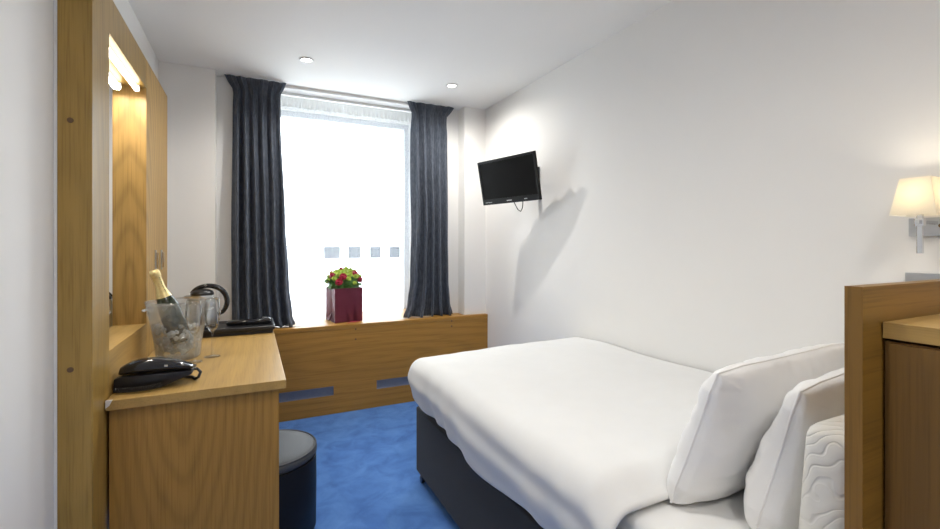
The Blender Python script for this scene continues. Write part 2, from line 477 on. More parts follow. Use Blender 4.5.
def sheer():
    bm = bmesh.new(); nu, nv = 400, 40
    bh = bmesh.new()
    x0, x1 = IL + .015, IR - .015
    def pt(s, z, t):
        ph = 2 * PI * 34 * s + 2.2 * math.sin(9 * s) + .8 * math.sin(1.3 * z + 11 * s)
        a = .010 + .007 * t + .008 * noise.noise(Vector((s * 12, z, 0)))
        return (x0 + (x1 - x0) * s, 3.73 + .07 * t * t + a * math.sin(ph) + .012 * t * math.sin(2 * PI * 7 * s + 1), z)
    za, zm, zz = ZC - .019, ZC - .10, UT + .004
    g = []
    for j in range(nv + 1):
        t = j / nv; z = zm + (zz - zm) * t
        g.append([bm.verts.new(pt(i / nu, z, t)) for i in range(nu + 1)])
    for j in range(nv):
        for i in range(nu): bm.faces.new((g[j][i], g[j + 1][i], g[j + 1][i + 1], g[j][i + 1]))
    g = []
    for j in range(6):
        z = za + (zm - za) * j / 5
        row = []
        for i in range(nu * 2 + 1):
            s = i / nu / 2
            p = Vector(pt(s, zm, 0)); k = j / 5
            row.append(bh.verts.new((p.x, (3.728 + .0045 * math.sin(2 * PI * 120 * s)) * (1 - k ** 3) + p.y * k ** 3, z)))
        g.append(row)
    for j in range(5):
        for i in range(nu * 2): bh.faces.new((g[j][i], g[j + 1][i], g[j + 1][i + 1], g[j][i + 1]))
    o = thing('sheer_curtain', 'white sheer curtain glowing in front of the window', 'curtain', (0, 0, 0))
    obj('voile', bm, M['sheer'], o, True, recalc=False)
    tag(obj('header_tape', bh, M['sheer_head'], o, True, recalc=False), 'gathered opaque band along the top')
sheer()

# ------------------------------------------------------------------ mirror panel on left wall
PX, PY0, PY1, PZ = -.44, 1.745, 3.10, 2.09
OY0, OY1, OZ0, OZ1, MX = 1.926, 2.53, .867, 1.957, -.5035
mp = thing('mirror_panel', 'tall oak wall panel with a recessed mirror above the desk', 'mirror', (XL + .001, PY0, 0))
ox, oy = XL + .001, PY0
def loc(x0, x1, y0, y1, z0, z1): return (x0 - ox, x1 - ox, y0 - oy, y1 - oy, z0, z1)
pf = PX + .0
xb = XL + .010
e = .0
bm = bmesh.new()
box(bm, *loc(xb, PX, PY0, OY0, .001, PZ), bev=.0015)
obj('near_stile', bm, M['oak_frame'], mp)
bm = bmesh.new(); box(bm, *loc(xb, PX, OY1, PY1, .001, PZ), bev=.0015)
obj('far_stile', bm, M['oak_jamb'], mp)
bm = bmesh.new(); box(bm, *loc(xb, PX - .0003, OY0, OY1, OZ1, PZ), bev=.001)
obj('header', bm, M['oak_frame'], mp)
bm = bmesh.new(); box(bm, *loc(xb, PX - .0003, OY0, OY1, .001, OZ0), bev=.001)
obj('lower_panel', bm, M['oak_y'], mp)
tag(obj('mirror_glass', B(*loc(xb, MX, OY0, OY1, OZ0, OZ1)), M['mirror'], mp), 'recessed mirror glass')
# light tube
tb = obj('light_tube', T([(-.470 - ox, 1.945 - oy, 1.934), (-.470 - ox, 2.487 - oy, 1.936)], .0105, seg=16), emit('tube_light', (1, .95, .86), 7), mp, angle=50)
tag(tb, 'glowing white strip light')
for y in (1.94, 2.492):
    obj('tube_holder', B(*loc(-.481, -.459, y - .005, y + .005, 1.926, OZ1 - .0005), bev=.002), M['white_plastic'], mp)
for z in (1.605, .853):
    bm = L([(0, 0), (.008, 0), (.008, .0025), (0, .003)], seg=16)
    bmesh.ops.rotate(bm, verts=bm.verts[:], cent=(0, 0, 0), matrix=Matrix.Rotation(PI / 2, 3, 'X'))
    bmesh.ops.translate(bm, verts=bm.verts[:], vec=(-.4925 - ox, .0008, z))
    obj('screw_cap', bm, M['cap'], mp, angle=40)
for y in (2.74, 2.905):
    bm = bmesh.new()
    box(bm, *loc(PX - .001, PX + .004, y - .016, y + .016, 1.10, 1.205), bev=.0015)
    h = obj('handle', bm, M['steel'], mp)
    obj('grip', B(*loc(PX + .003, PX + .013, y - .006, y + .006, 1.112, 1.193), bev=.003), M['chrome'], h)
obj('edge_strip', B(*loc(XL + .001, XL + .0095, PY0 + .002, PY1 - .002, .001, PZ - .002)), M['white_plastic'], mp)

# ------------------------------------------------------------------ desk
DT = .712; DY0, DY1, DXR = 1.865, 3.382, .118
dk = thing('desk', 'oak desk with a solid end panel standing against the mirror panel', 'desk', (PX + .004, DY0, 0))
W_ = DXR - PX - .004; D_ = DY1 - DY0
obj('desk_top', B(0, W_, 0, D_, DT - .033, DT, .002), M['oak_y'], dk)
obj('end_panel', B(.004, W_ - .024, .024, .049, .002, DT - .0335, .001), M['oak_end'], dk)
obj('end_panel', B(.012, W_ - .024, D_ - .03, D_ - .006, .002, DT - .0335, .001), M['oak_end'], dk)
obj('back_panel', B(.012, .03, .05, D_ - .031, .30, DT - .0335), M['oak_end'], dk)
bm = prism(bmesh.new(), [(-.0006, DT + .0006), (.018, DT + .0006), (.010, DT - .016), (-.0006, DT - .025)], 1, -.0008, .010)
tag(obj('corner_chip', bm, M['chipped'], dk), 'pale chipped patch on the corner')

# ------------------------------------------------------------------ pouf
pf_ = thing('pouf', 'low round black leatherette stool tucked beside the desk', 'stool', (.062, 2.10, 0))
R_ = .197; H_ = .372
obj('body', L([(0, .012), (R_ - .012, .012), (R_ - .004, .02), (R_ - .002, .2), (R_ - .003, H_ - .05), (R_ - .012, H_ - .046), (0, H_ - .046)], seg=64), M['pouf'], pf_, angle=45)
obj('seat', L([(0, H_ - .0455), (R_ - .010, H_ - .0455), (R_ - .001, H_ - .036), (R_, H_ - .022), (R_ - .006, H_ - .010), (R_ - .02, H_ - .003), (R_ - .06, H_), (0, H_ + .002)], seg=64), M['pouf_top'], pf_, True)
bm = bmesh.new(); tube(bm, [((R_ - .005) * math.cos(2 * PI * i / 64), (R_ - .005) * math.sin(2 * PI * i / 64), H_ - .0085) for i in range(65)], .0035, seg=6, cap=False)
obj('piping', bm, M['pouf_top'], pf_, True)
for k in range(4):
    a = PI / 4 + k * PI / 2
    obj('glide', L([(0, 0), (.015, 0), (.015, .0125), (0, .0125)], seg=16, c=(.13 * math.cos(a), .13 * math.sin(a), 0)), M['black_plastic'], pf_, angle=40)

# ------------------------------------------------------------------ telephone
ph = thing('telephone', 'black corded telephone at the front of the desk by the panel', 'telephone', (-.437, 1.952, DT + .001), math.radians(-2))
bm = bmesh.new()
prism(bm, [(0, 0), (.003, .046), (.02, .052), (.20, .053), (.238, .050), (.237, .040), (.15, .005), (.11, 0)], 1, 0, .115, .004)
obj('base', bm, M['black_plastic'], ph, angle=50)
def loft(bm, secs, seg=16, p=3.0):
    """secs: (x, yc, zc, half-width, half-height)"""
    rings = []
    for x, yc, zc, a, b in secs:
        r = []
        for k in range(seg):
            t = 2 * PI * k / seg; c, s = math.cos(t), math.sin(t)
            r.append(bm.verts.new((x, yc + a * math.copysign(abs(c) ** (2 / p), c), zc + b * math.copysign(abs(s) ** (2 / p), s))))
        rings.append(r)
    for A, C in zip(rings, rings[1:]):
        for i in range(seg): bm.faces.new((A[i], A[(i + 1) % seg], C[(i + 1) % seg], C[i]))
    bm.faces.new(rings[0]); bm.faces.new(rings[-1])
    return bm
bm = bmesh.new()
loft(bm, [(.012, .040, .062, .022, .007), (.017, .040, .069, .030, .014), (.04, .040, .076, .032, .021), (.075, .040, .080, .032, .025), (.12, .040, .0795, .031, .0245), (.165, .040, .075, .031, .020), (.20, .040, .069, .030, .0145), (.226, .040, .063, .027, .0085), (.236, .040, .060, .020, .0045)], seg=24, p=3.2)
hs = obj('handset', bm, M['black_gloss'], ph, True)
tag(obj('indicator_light', B(.150, .160, .0082, .0102, .074, .081, .0008), M['grey_mark'], hs), 'small pale mark on the handset side')
pts = []
for i in range(300):
    t = i / 299
    c = Vector((.012 + .135 * t, -.016 - .010 * math.sin(PI * t), .012 + .016 * max(0, t - .75)))
    a = 2 * PI * 20 * t
    pts.append(c + Vector((0, math.cos(a) * .0075, math.sin(a) * .0075)))
obj('coiled_cord', T(pts, .0019, seg=5), M['black_plastic'], ph, True)
pts = [(.226, .07, .042), (.245, .07, .042), (.258, .06, .030), (.252, .05, .014), (.240, .06, .006), (.225, .10, .005), (.15, .15, .005), (0.03, .16, .005)]
obj('line_cord', T(pts, .0055, seg=8), M['black_plastic'], ph, True)

# ------------------------------------------------------------------ ice bucket, ice, bottle, flutes
BX, BY = -.304, 2.45
bk = thing('ice_bucket', 'clear ice bucket full of ice with a bottle on the desk', 'ice bucket', (BX, BY, DT + .0005))
prof = [(0, 0), (.080, 0), (.087, .006), (.090, .03), (.095, .08), (.106, .15), (.118, .21), (.126, .250), (.128, .264)]
inner = [(r - .004 if r > .01 else 0, z + (.006 if z < .01 else 0)) for r, z in prof]
obj('shell', L(prof + list(reversed(inner[1:-1])) + [(0, .0065)], seg=56), M['bucket'], bk, True)
for a in (math.radians(165), math.radians(-15)):
    bm = bmesh.new()
    pts = [((.124 + .016 * math.sin(t)) , -.036 * math.cos(t), .222 + .0 * t) for t in [PI * i / 12 for i in range(13)]]
    tube(bm, pts, .006, seg=8)
    bmesh.ops.rotate(bm, verts=bm.verts[:], cent=(0, 0, 0), matrix=Matrix.Rotation(a, 3, 'Z'))
    obj('grip', bm, M['bucket'], bk, True)
bm = bmesh.new()
for i in range(150):
    z = random.uniform(.035, .150); rr = (.072 + .12 * (z - .03)) * math.sqrt(random.random())
    a = random.uniform(0, 2 * PI)
    mat = Matrix.Translation((rr * math.cos(a), rr * math.sin(a), z)) @ Matrix.Rotation(random.uniform(0, 6), 4, Vector((random.random(), random.random(), random.random() + .01)))
    r = bmesh.ops.create_icosphere(bm, subdivisions=1, radius=random.uniform(.009, .016), matrix=mat)
    for v in r['verts']: v.co += Vector((random.uniform(-1, 1), random.uniform(-1, 1), random.uniform(-1, 1))) * .003
ice = obj('crushed_ice', bm, M['ice'])
ice.location = (BX, BY, DT + .0005)
tag(ice, 'crushed ice heaped in the clear bucket on the desk', 'ice', None, 'stuff')
bt = thing('champagne_bottle', 'dark green bottle with gold foil neck leaning in the ice bucket', 'bottle', (0, 0, 0))
top = Vector((-.392, 2.405, 1.118)); bot = Vector((-.292, 2.445, .790))
dv = (top - bot); Lb = dv.length
bt.location = bot; bt.rotation_mode = 'QUATERNION'; bt.rotation_quaternion = dv.to_track_quat('Z', 'X')
sc = Lb / .345
def S(pr): return [(r * sc, z * sc) for r, z in pr]
obj('glass_body', L(S([(0, .01), (.03, 0), (.042, .004), (.044, .02), (.044, .15), (.041, .18), (.032, .21), (.022, .24), (.0165, .26), (.0160, .338), (0, .339)]), seg=36), M['bottle'], bt, True)
fo = obj('foil', L(S([(.0300, .219), (.0240, .240), (.0180, .262), (.0172, .30), (.0175, .312), (.0205, .316), (.0200, .335), (.0165, .345), (0, .346)]), seg=36), M['foil'], bt, True)
for k in range(11):
    z = (.244 + k * .0062) * sc
    rad = .0245 - .0012 * k if k < 5 else .0182
    for off in (0, 2.1, 4.2):
        a = off - 1.2
        rr = rad * sc + .0004
        bm = bmesh.new(); 
        hw = .10
        v = [bm.verts.new((rr * math.cos(a + s) , rr * math.sin(a + s), z + dz)) for s, dz in ((-hw, 0), (hw, 0), (hw, .0035), (-hw, .0035))]
        bm.faces.new(v)
        if k % 3 != 2: obj('lettering', bm, M['ink'], fo)
        else: bm.free()

def flute(loc, label):
    t = thing('champagne_flute', label, 'glass', loc, 0, 'champagne flutes')
    H = .272
    obj('foot', L([(0, .0045), (.012, .0035), (.034, .0015), (.0345, .0005), (.034, 0), (0, 0)], seg=36), M['glass'], t, True)
    obj('stem', L([(.010, .0035), (.0045, .012), (.0036, .05), (.0040, .105), (.007, .118)], seg=20), M['glass'], t, True)
    obj('bowl', L([(.004, .114), (.012, .120), (.024, .140), (.031, .170), (.0335, .205), (.031, .245), (.028, H), (.0272, H), (.0300, .245), (.0325, .205), (.030, .170), (.023, .141), (.011, .1215), (0, .118)], seg=40), M['glass'], t, True)
    return t
f1 = flute((-.232, 2.325, DT + .0005), 'empty flute glass touching the front of the ice bucket')
f2 = flute((-.166, 2.405, DT + .0005), 'empty flute glass standing right of the other, in front of the kettle')

# ------------------------------------------------------------------ tray, kettle, remote
TX0, TX1, TY0, TY1 = -.36, .122, 2.90, 3.22
tr = thing('tray', 'black hospitality tray at the window end of the desk', 'tray', (TX0, TY0, DT + .0005))
tw, td = TX1 - TX0, TY1 - TY0
bm = bmesh.new()
prism(bm, [(.010, 0), (tw - .012, 0), (tw - .008, .020), (.006, .020)], 1, .012, td - .008)
obj('base', bm, M['black_matte'], tr)
bm = bmesh.new()
outer = [(0, 0), (tw, 0), (tw, td), (0, td)]
def rect(i, z): return [bm.verts.new((x0 + (i if x0 < tw / 2 else -i), y0 + (i if y0 < td / 2 else -i), z)) for x0, y0 in outer]
rings = [rect(.004, .0202), rect(0, .026), rect(0, .040), rect(.004, .043), rect(.014, .043), rect(.024, .030)]
for A, C in zip(rings, rings[1:]):
    for i in range(4): bm.faces.new((A[i], A[(i + 1) % 4], C[(i + 1) % 4], C[i]))
bm.faces.new(rings[0]); bm.faces.new(rings[-1])
obj('rim', bm, M['black_leather'], tr, recalc=True)
KZ = DT + .0315
kt = thing('kettle', 'electric kettle with an arched black handle on the black tray', 'kettle', (-.262, 3.06, KZ))
obj('base', L([(0, 0), (.078, 0), (.080, .006), (.078, .022), (.072, .026), (0, .026)], seg=40), M['black_plastic'], kt, angle=45)
obj('body', L([(0, .0265), (.074, .0265), (.076, .04), (.074, .10), (.066, .17), (.060, .195), (0, .195)], seg=48), M['steel'], kt, angle=45)
obj('lid', L([(.060, .1955), (.061, .203), (.052, .220), (.03, .230), (0, .233)], seg=40, close_bottom=True), M['black_plastic'], kt, angle=60)
bm = bmesh.new()
hp = [(-.055, 0, .206), (-.03, 0, .232), (.01, 0, .247), (.055, 0, .245), (.095, 0, .225), (.120, 0, .190), (.128, 0, .150), (.118, 0, .112), (.100, 0, .088), (.078, 0, .080)]
hs_ = [Vector(p) for p in hp]
fine = []
for i in range(len(hs_) - 1):
    p0, p1, p2, p3 = hs_[max(i - 1, 0)], hs_[i], hs_[i + 1], hs_[min(i + 2, len(hs_) - 1)]
    for k in range(5):
        t = k / 5
        fine.append(.5 * ((2 * p1) + (p2 - p0) * t + (2 * p0 - 5 * p1 + 4 * p2 - p3) * t * t + (3 * p1 - p0 - 3 * p2 + p3) * t ** 3))
fine.append(hs_[-1])
tube(bm, fine, [.010 + .005 * math.sin(PI * i / (len(fine) - 1)) for i in range(len(fine))], seg=12)
obj('handle', bm, M['black_gloss'], kt, True)
bm = bmesh.new(); prism(bm, [(-.062, .150), (-.092, .190), (-.088, .197), (-.055, .195)], 1, -.018, .018, .003)
obj('spout', bm, M['steel'], kt)
rm = thing('remote_control', 'long black remote control lying in the black tray', 'remote control', (-.015, 3.09, KZ - .0005), math.radians(-3))
rm.scale = (1.3, 1.3, 1.3)
bm = bmesh.new(); loft(bm, [(-.095, 0, .010, .016, .006), (-.09, 0, .012, .022, .0115), (0, 0, .013, .024, .0128), (.085, 0, .016, .023, .0155), (.095, 0, .015, .018, .010)], p=3.5)
obj('body', bm, M['black_gloss'], rm, True)
bm = L([(0, 0), (.010, 0), (.010, .003), (0, .004)], seg=16, c=(.066, 0, .0295)); obj('button', bm, M['steel'], rm, angle=40)

# ------------------------------------------------------------------ flower bag and bouquet on the window seat
bgz = UT + .0015
fb = thing('gift_bag', 'square maroon card bag holding flowers on the window seat', 'bag', (.648, 3.595, bgz), math.radians(9))
hw, bh = .108, .258
bm = bmesh.new()
n_ = 10
def ring_bag(z, inset):
    t = z / bh
    pts = []
    g = .020 * (1 - t) * inset + .006
    base = [(-hw, -hw), (0, -hw), (hw, -hw), (hw - g, 0), (hw, hw), (0, hw), (-hw, hw), (-hw + g, 0)]
    return [bm.verts.new((x, y, z)) for x, y in base]
zs = [0, .02, .10, .18, bh]
rs = [ring_bag(z, 1.0) for z in zs]
for A, C in zip(rs, rs[1:]):
    for i in range(8): bm.faces.new((A[i], A[(i + 1) % 8], C[(i + 1) % 8], C[i]))
bm.faces.new(rs[0])
o = obj('body', bm, M['bag'], fb, recalc=True)
md = o.modifiers.new('thick', 'SOLIDIFY'); md.thickness = .002; md.offset = -1
bm = bmesh.new()
v = [bm.verts.new(p) for p in ((-hw - .0012, -hw * .98, .005), (-hw - .004, -hw * .2, .004), (-hw + .016, -.002, .075))]
bm.faces.new(v)
v = [bm.verts.new(p) for p in ((-hw - .0012, hw * .98, .005), (-hw - .004, hw * .2, .004), (-hw + .016, .002, .075))]
bm.faces.new(v)
bmesh.ops.solidify(bm, geom=bm.faces[:], thickness=.001)
obj('gusset_fold', bm, M['bag'], fb)
for s in (-1, 1):
    bm = bmesh.new()
    v = [bm.verts.new(p) for p in ((s * .012 + .02, -hw - .0012, .004), (s * .050 + .02, -hw - .0020, .004), (s * .030 + .02, -hw - .0016, .115 + .03 * s))]
    bm.faces.new(v); bmesh.ops.solidify(bm, geom=bm.faces[:], thickness=.001)
    obj('front_crease', bm, M['bag'], fb)
rb = obj('ribbon', T([(-.02, -.03, .002), (.0, -.012, .006), (.03, -.002, .002), (.06, -.012, .007), (.075, .006, .003), (.045, .012, .005), (.01, .006, .003)], .006, seg=6, flat=.3), M['ribbon'])
rb.location = (.668, 3.462, bgz); tag(rb, 'short red ribbon lying in front of the maroon bag', 'ribbon')
fl = thing('flower_bouquet', 'posy of lime green and red flowers standing in the maroon bag', 'flowers', (.648, 3.595, bgz + .004), math.radians(9))
obj('stems', T([(0, 0, 0), (.004, .003, .12), (0, 0, .235)], [.028, .03, .05], seg=10), M['leaf'], fl, True)
bm = bmesh.new(); bmesh.ops.create_icosphere(bm, subdivisions=4, radius=1)
for v in bm.verts:
    k_ = 1 + .13 * noise.noise(v.co * 5) + .06 * noise.noise(v.co * 13)
    v.co = Vector((v.co.x * .118 * k_, v.co.y * .094 * k_, .250 + (v.co.z * .105 * k_ if v.co.z > 0 else v.co.z * .02)))
obj('foliage', bm, M['leaf'], fl)
def bloom_bm(r, layers=3, n=10):
    bm = bmesh.new()
    bmesh.ops.create_icosphere(bm, subdivisions=2, radius=r * .55)
    for la in range(layers):
        el = .15 + la * .5
        for k in range(n - la * 2):
            a = 2 * PI * (k + .5 * la) / (n - la * 2) + random.uniform(-.1, .1)
            d = Vector((math.cos(a) * math.cos(el), math.sin(a) * math.cos(el), math.sin(el)))
            s = Vector((-math.sin(a), math.cos(a), 0)); u = d.cross(s)
            w = r * .34; p0 = d * r * .35; p1 = d * r * .75; p2 = d * r
            vs = [bm.verts.new(q) for q in (p0, p1 - s * w + u * .002, p2 + u * r * -.12, p1 + s * w + u * .002)]
            bm.faces.new(vs)
    return bm
meshes = {}
for kind in ('bloom_red', 'bloom_green'):
    pr = obj('flower', bloom_bm(.030), M[kind], fl, True, recalc=False); meshes[kind] = pr
first = {'bloom_red': True, 'bloom_green': True}
red_dirs = [(-.8, -.35), (-.35, -.75), (.62, -.55), (.75, .35), (-.1, .1), (-.45, .5)]
spots = []
for i in range(46):
    a = i * 2.39996; rr = math.sqrt((i + .5) / 46)
    spots.append((rr * math.cos(a), rr * math.sin(a)))
for (sx, sy) in spots:
    kind = 'bloom_red' if min((sx - q[0]) ** 2 + (sy - q[1]) ** 2 for q in red_dirs) < .045 else 'bloom_green'
    rr2 = sx * sx + sy * sy
    z = .248 + .130 * math.sqrt(max(0, 1.08 - rr2)) + random.uniform(-.006, .010)
    pos = Vector((sx * .138, sy * .110, z))
    if first[kind]: o = meshes[kind]; first[kind] = False
    else: o = meshes[kind].copy(); COL.objects.link(o)
    o.location = pos; d = Vector((sx * .9, sy * .9, .75 + random.uniform(-.2, .2)))
    o.rotation_euler = d.to_track_quat('Z', 'Y').to_euler()
    s = random.uniform(.62, .98) if kind == 'bloom_green' else random.uniform(.85, 1.1)
    o.scale = (s, s, s)
lf = None
for i in range(60):
    if lf is None:
        bm = bmesh.new()
        pr_ = [(0, 0, 0), (.013, .010, .004), (.012, .028, .006), (0, .05, -.004), (-.012, .028, .006), (-.013, .010, .004)]
        vs = [bm.verts.new(p) for p in pr_]; mid = bm.verts.new((0, .024, .001))
        for k in range(6): bm.faces.new((vs[k], vs[(k + 1) % 6], mid))
        bmesh.ops.solidify(bm, geom=bm.faces[:], thickness=.0008)
        lf = o = obj('leaf', bm, M['leaf'], fl)
    else:
        o = lf.copy(); COL.objects.link(o)
    a = i * 2.39996; rr = .060 + .065 * random.random()
    o.location = (rr * 1.08 * math.cos(a), rr * .82 * math.sin(a), .252 + random.uniform(0, .06))
    o.rotation_euler = (random.uniform(-.2, .9), random.uniform(-.4, .4), a - PI / 2)

# ------------------------------------------------------------------ television on the right wall
tvc = Vector((1.598, 2.710, 1.6846)); yaw = math.radians(194.2); tilt = math.radians(-11.5)
tv = thing('television', 'black flat screen television on an arm high on the right wall', 'television', tvc)
nrm = Vector((math.cos(yaw) * math.cos(tilt), math.sin(yaw) * math.cos(tilt), math.sin(tilt)))
side = Vector((-math.sin(yaw), math.cos(yaw), 0)); upv = nrm.cross(side); 
if upv.z < 0: upv = -upv
right = (-nrm).cross(upv)
Rm = Matrix((right, -nrm, upv)).transposed()     # local x right, y into the back, z up
tv.rotation_mode = 'QUATERNION'; tv.rotation_quaternion = Rm.to_quaternion()
tw_, th_ = .560, .319
bm = bmesh.new(); hx, hz = tw_ / 2, th_ / 2
b_ = .017; bb = .040
box(bm, -hx, -hx + b_, 0, .018, -hz, hz, .003); box(bm, hx - b_, hx, 0, .018, -hz, hz, .003)
box(bm, -hx + b_, hx - b_, .0003, .0177, hz - b_, hz - .0003); box(bm, -hx + b_, hx - b_, .0003, .0177, -hz + .0003, -hz + bb)
obj('bezel', bm, M['tv_black'], tv)
obj('screen', B(-hx + b_, hx - b_, .004, .010, -hz + bb, hz - b_), M['screen'], tv)
bm = bmesh.new(); box(bm, -hx + .03, hx - .05, .0178, .042, -hz + .025, hz - .025, .006); box(bm, -.13, .13, .042, .062, -.11, .09, .008)
obj('back_cover', bm, M['black_matte'], tv)
for x0, w_, h_ in ((-.028, .048, .006), (.140, .026, .005), (-.250, .070, .003)):
    tag(obj('marking', B(x0, x0 + w_, -.0012, .0004, -hz + .016, -hz + .016 + h_), M['grey_mark'], tv), 'small pale printed mark on the lower bezel')
inv = (Matrix.Translation(tvc) @ Rm.to_4x4()).inverted()
wallpt = Vector((XR - .001, 2.67, 1.69))
bm = bmesh.new()
q = [inv @ wallpt, inv @ (wallpt + Vector((-.055, .0, 0))), Vector((0, .066, 0))]
tube(bm, q, .016, seg=10)
for dy in (-1,):
    pts = [(inv @ (wallpt + Vector((dx, yy, zz)))) for dx, yy, zz in ((0, -.05, -.09), (-.012, -.05, -.09), (-.012, .05, -.09), (0, .05, -.09))]
    pts2 = [(inv @ (wallpt + Vector((dx, yy, zz)))) for dx, yy, zz in ((0, -.05, .09), (-.012, -.05, .09), (-.012, .05, .09), (0, .05, .09))]
    A = [bm.verts.new(p) for p in pts]; C = [bm.verts.new(p) for p in pts2]
    bm.faces.new(A); bm.faces.new(C)
    for i in range(4): bm.faces.new((A[i], A[(i + 1) % 4], C[(i + 1) % 4], C[i]))
obj('wall_bracket', bm, M['black_matte'], tv, angle=40)
pts = [Vector((.005, .032, -hz + .03)), Vector((.010, .034, -hz - .01)), Vector((.030, .038, -hz - .055)), Vector((.050, .042, -hz - .070)), Vector((.072, .042, -hz - .045)), Vector((.085, .04, -hz - .005)), Vector((.090, .034, -hz + .03))]
obj('cable', T(pts, .0032, seg=6), M['black_plastic'], tv, True)

# ------------------------------------------------------------------ bed
bed = thing('bed', 'single divan bed with a black base along the right wall', 'bed', (.775, .45, 0))
bw, bl = XR - .006 - .775, 1.80
bm = B(0, bw, 0, bl, .05, .385, .012, seg=3)
obj('divan_base', bm, M['divan'], bed, angle=40)
obj('mattress', B(.022, bw, .005, bl - .03, .386, .592, .045, seg=4), M['duvet'], bed, True)
for x, y in ((.045, bl - .045), (.045, .06), (bw - .06, bl - .045), (bw - .06, .06)):
    bm = L([(0, -.010), (.017, -.010), (.020, -.006), (.020, .006), (.017, .010), (0, .010)], seg=20)
    bmesh.ops.rotate(bm, verts=bm.verts[:], cent=(0, 0, 0), matrix=Matrix.Rotation(PI / 2, 3, 'Y'))
    bmesh.ops.translate(bm, verts=bm.verts[:], vec=(x - .025, y + .0, .0205))
    c = obj('caster', bm, M['black_plastic'], bed, angle=40)
    obj('fork', B(x - .012, x + .012, y - .012, y + .012, .036, .052, .002), M['black_plastic'], c)

# duvet
def duvet():
    bm = bmesh.new()
    X0, X1 = .798, XR - .012      # mattress left edge, wall
    Y0, Y1 = .775, 2.195          # head edge, foot edge
    r, Ld = .078, .272
    nx_t, nx_s, ny_t, ny_s = 46, 16, 66, 16
    ps = [(-Ld + Ld * i / nx_s) for i in range(nx_s)] + [(X1 - X0) * i / nx_t for i in range(nx_t + 1)]
    qs = [(Y1 - Y0) * i / ny_t for i in range(ny_t)] + [(Y1 - Y0) + Ld * i / ny_s for i in range(ny_s + 1)]
    g = []
    for q in qs:
        row = []
        for p in ps:
            dx = max(0, -p); dy = max(0, q - (Y1 - Y0))
            d = max(dx, dy); nl = math.hypot(dx, dy)
            ux, uy = (dx / nl, dy / nl) if nl > 0 else (0, 0)
            bx, by = max(p, 0) + X0, min(q, Y1 - Y0) + Y0
            # hem length varies along the side
            if d > 0:
                if nl > 0 and dx >= dy: k = 1 + .07 * math.sin(by * 5.2 + .4) + .05 * noise.noise(Vector((by * 3.1, 0, 5)))
                else: k = .97 + .04 * math.sin(bx * 6)
                if dx > 0 and dy > 0: k = .90
                dd = d * k
            else: dd = 0
            ang = min(dd / r, PI / 2)
            out = r * math.sin(ang); drop = r * (1 - math.cos(ang)) + max(0, dd - r * PI / 2)
            t = d / Ld
            tuck = .030 * max(0, (t - .62) / .38) ** 1.5
            out -= tuck
            fold = 0
            if t > .25:
                fold = .010 * (t - .25) * math.sin(by * 26 + 3 * math.sin(by * 7) + t * 2.5) + .0045 * math.sin(t * 17 + 2.5 * noise.noise(Vector((by * 1.6, 3, 1))) + by * 2.0) * min(1, (t - .25) * 4) + .010 * (t - .25) * noise.noise(Vector((bx * 5, by * 5, 2)))
            x = bx - ux * (out + fold); y = by + uy * (out + fold)
            z = .640 - drop
            s = (bx - X0) / (X1 - X0); w = (by - Y0) / (Y1 - Y0)
            z += (.026 * math.sin(PI * min(1, max(0, .5 * s + .5 * .6))) * min(1, (1 - w) * 5 + .3) + .022 * min(1, s * 1.3)) * (1 - t)
            z += .010 * noise.noise(Vector((bx * 2.4, by * 2.4, 0))) * (1 - t) + .003 * noise.noise(Vector((bx * 11 + by * 6, by * 5, 4)))
            he = max(0, 1 - w / .06); he = he * he * (3 - 2 * he)
            z = z * (1 - he) + (.618 - drop) * he
            x = min(x, XR - .01)
            row.append(bm.verts.new((x, y, z)))
        g.append(row)
    for j in range(len(qs) - 1):
        for i in range(len(ps) - 1):
            bm.faces.new((g[j][i], g[j][i + 1], g[j + 1][i + 1], g[j + 1][i]))
    o = obj('duvet', bm, M['duvet'], None, True, recalc=False)
    md = o.modifiers.new('thick', 'SOLIDIFY'); md.thickness = .022; md.offset = -1
    md = o.modifiers.new('sub', 'SUBSURF'); md.levels = md.render_levels = 1
    tag(o, 'white duvet spread over the bed and hanging over its black base', 'duvet')
duvet()

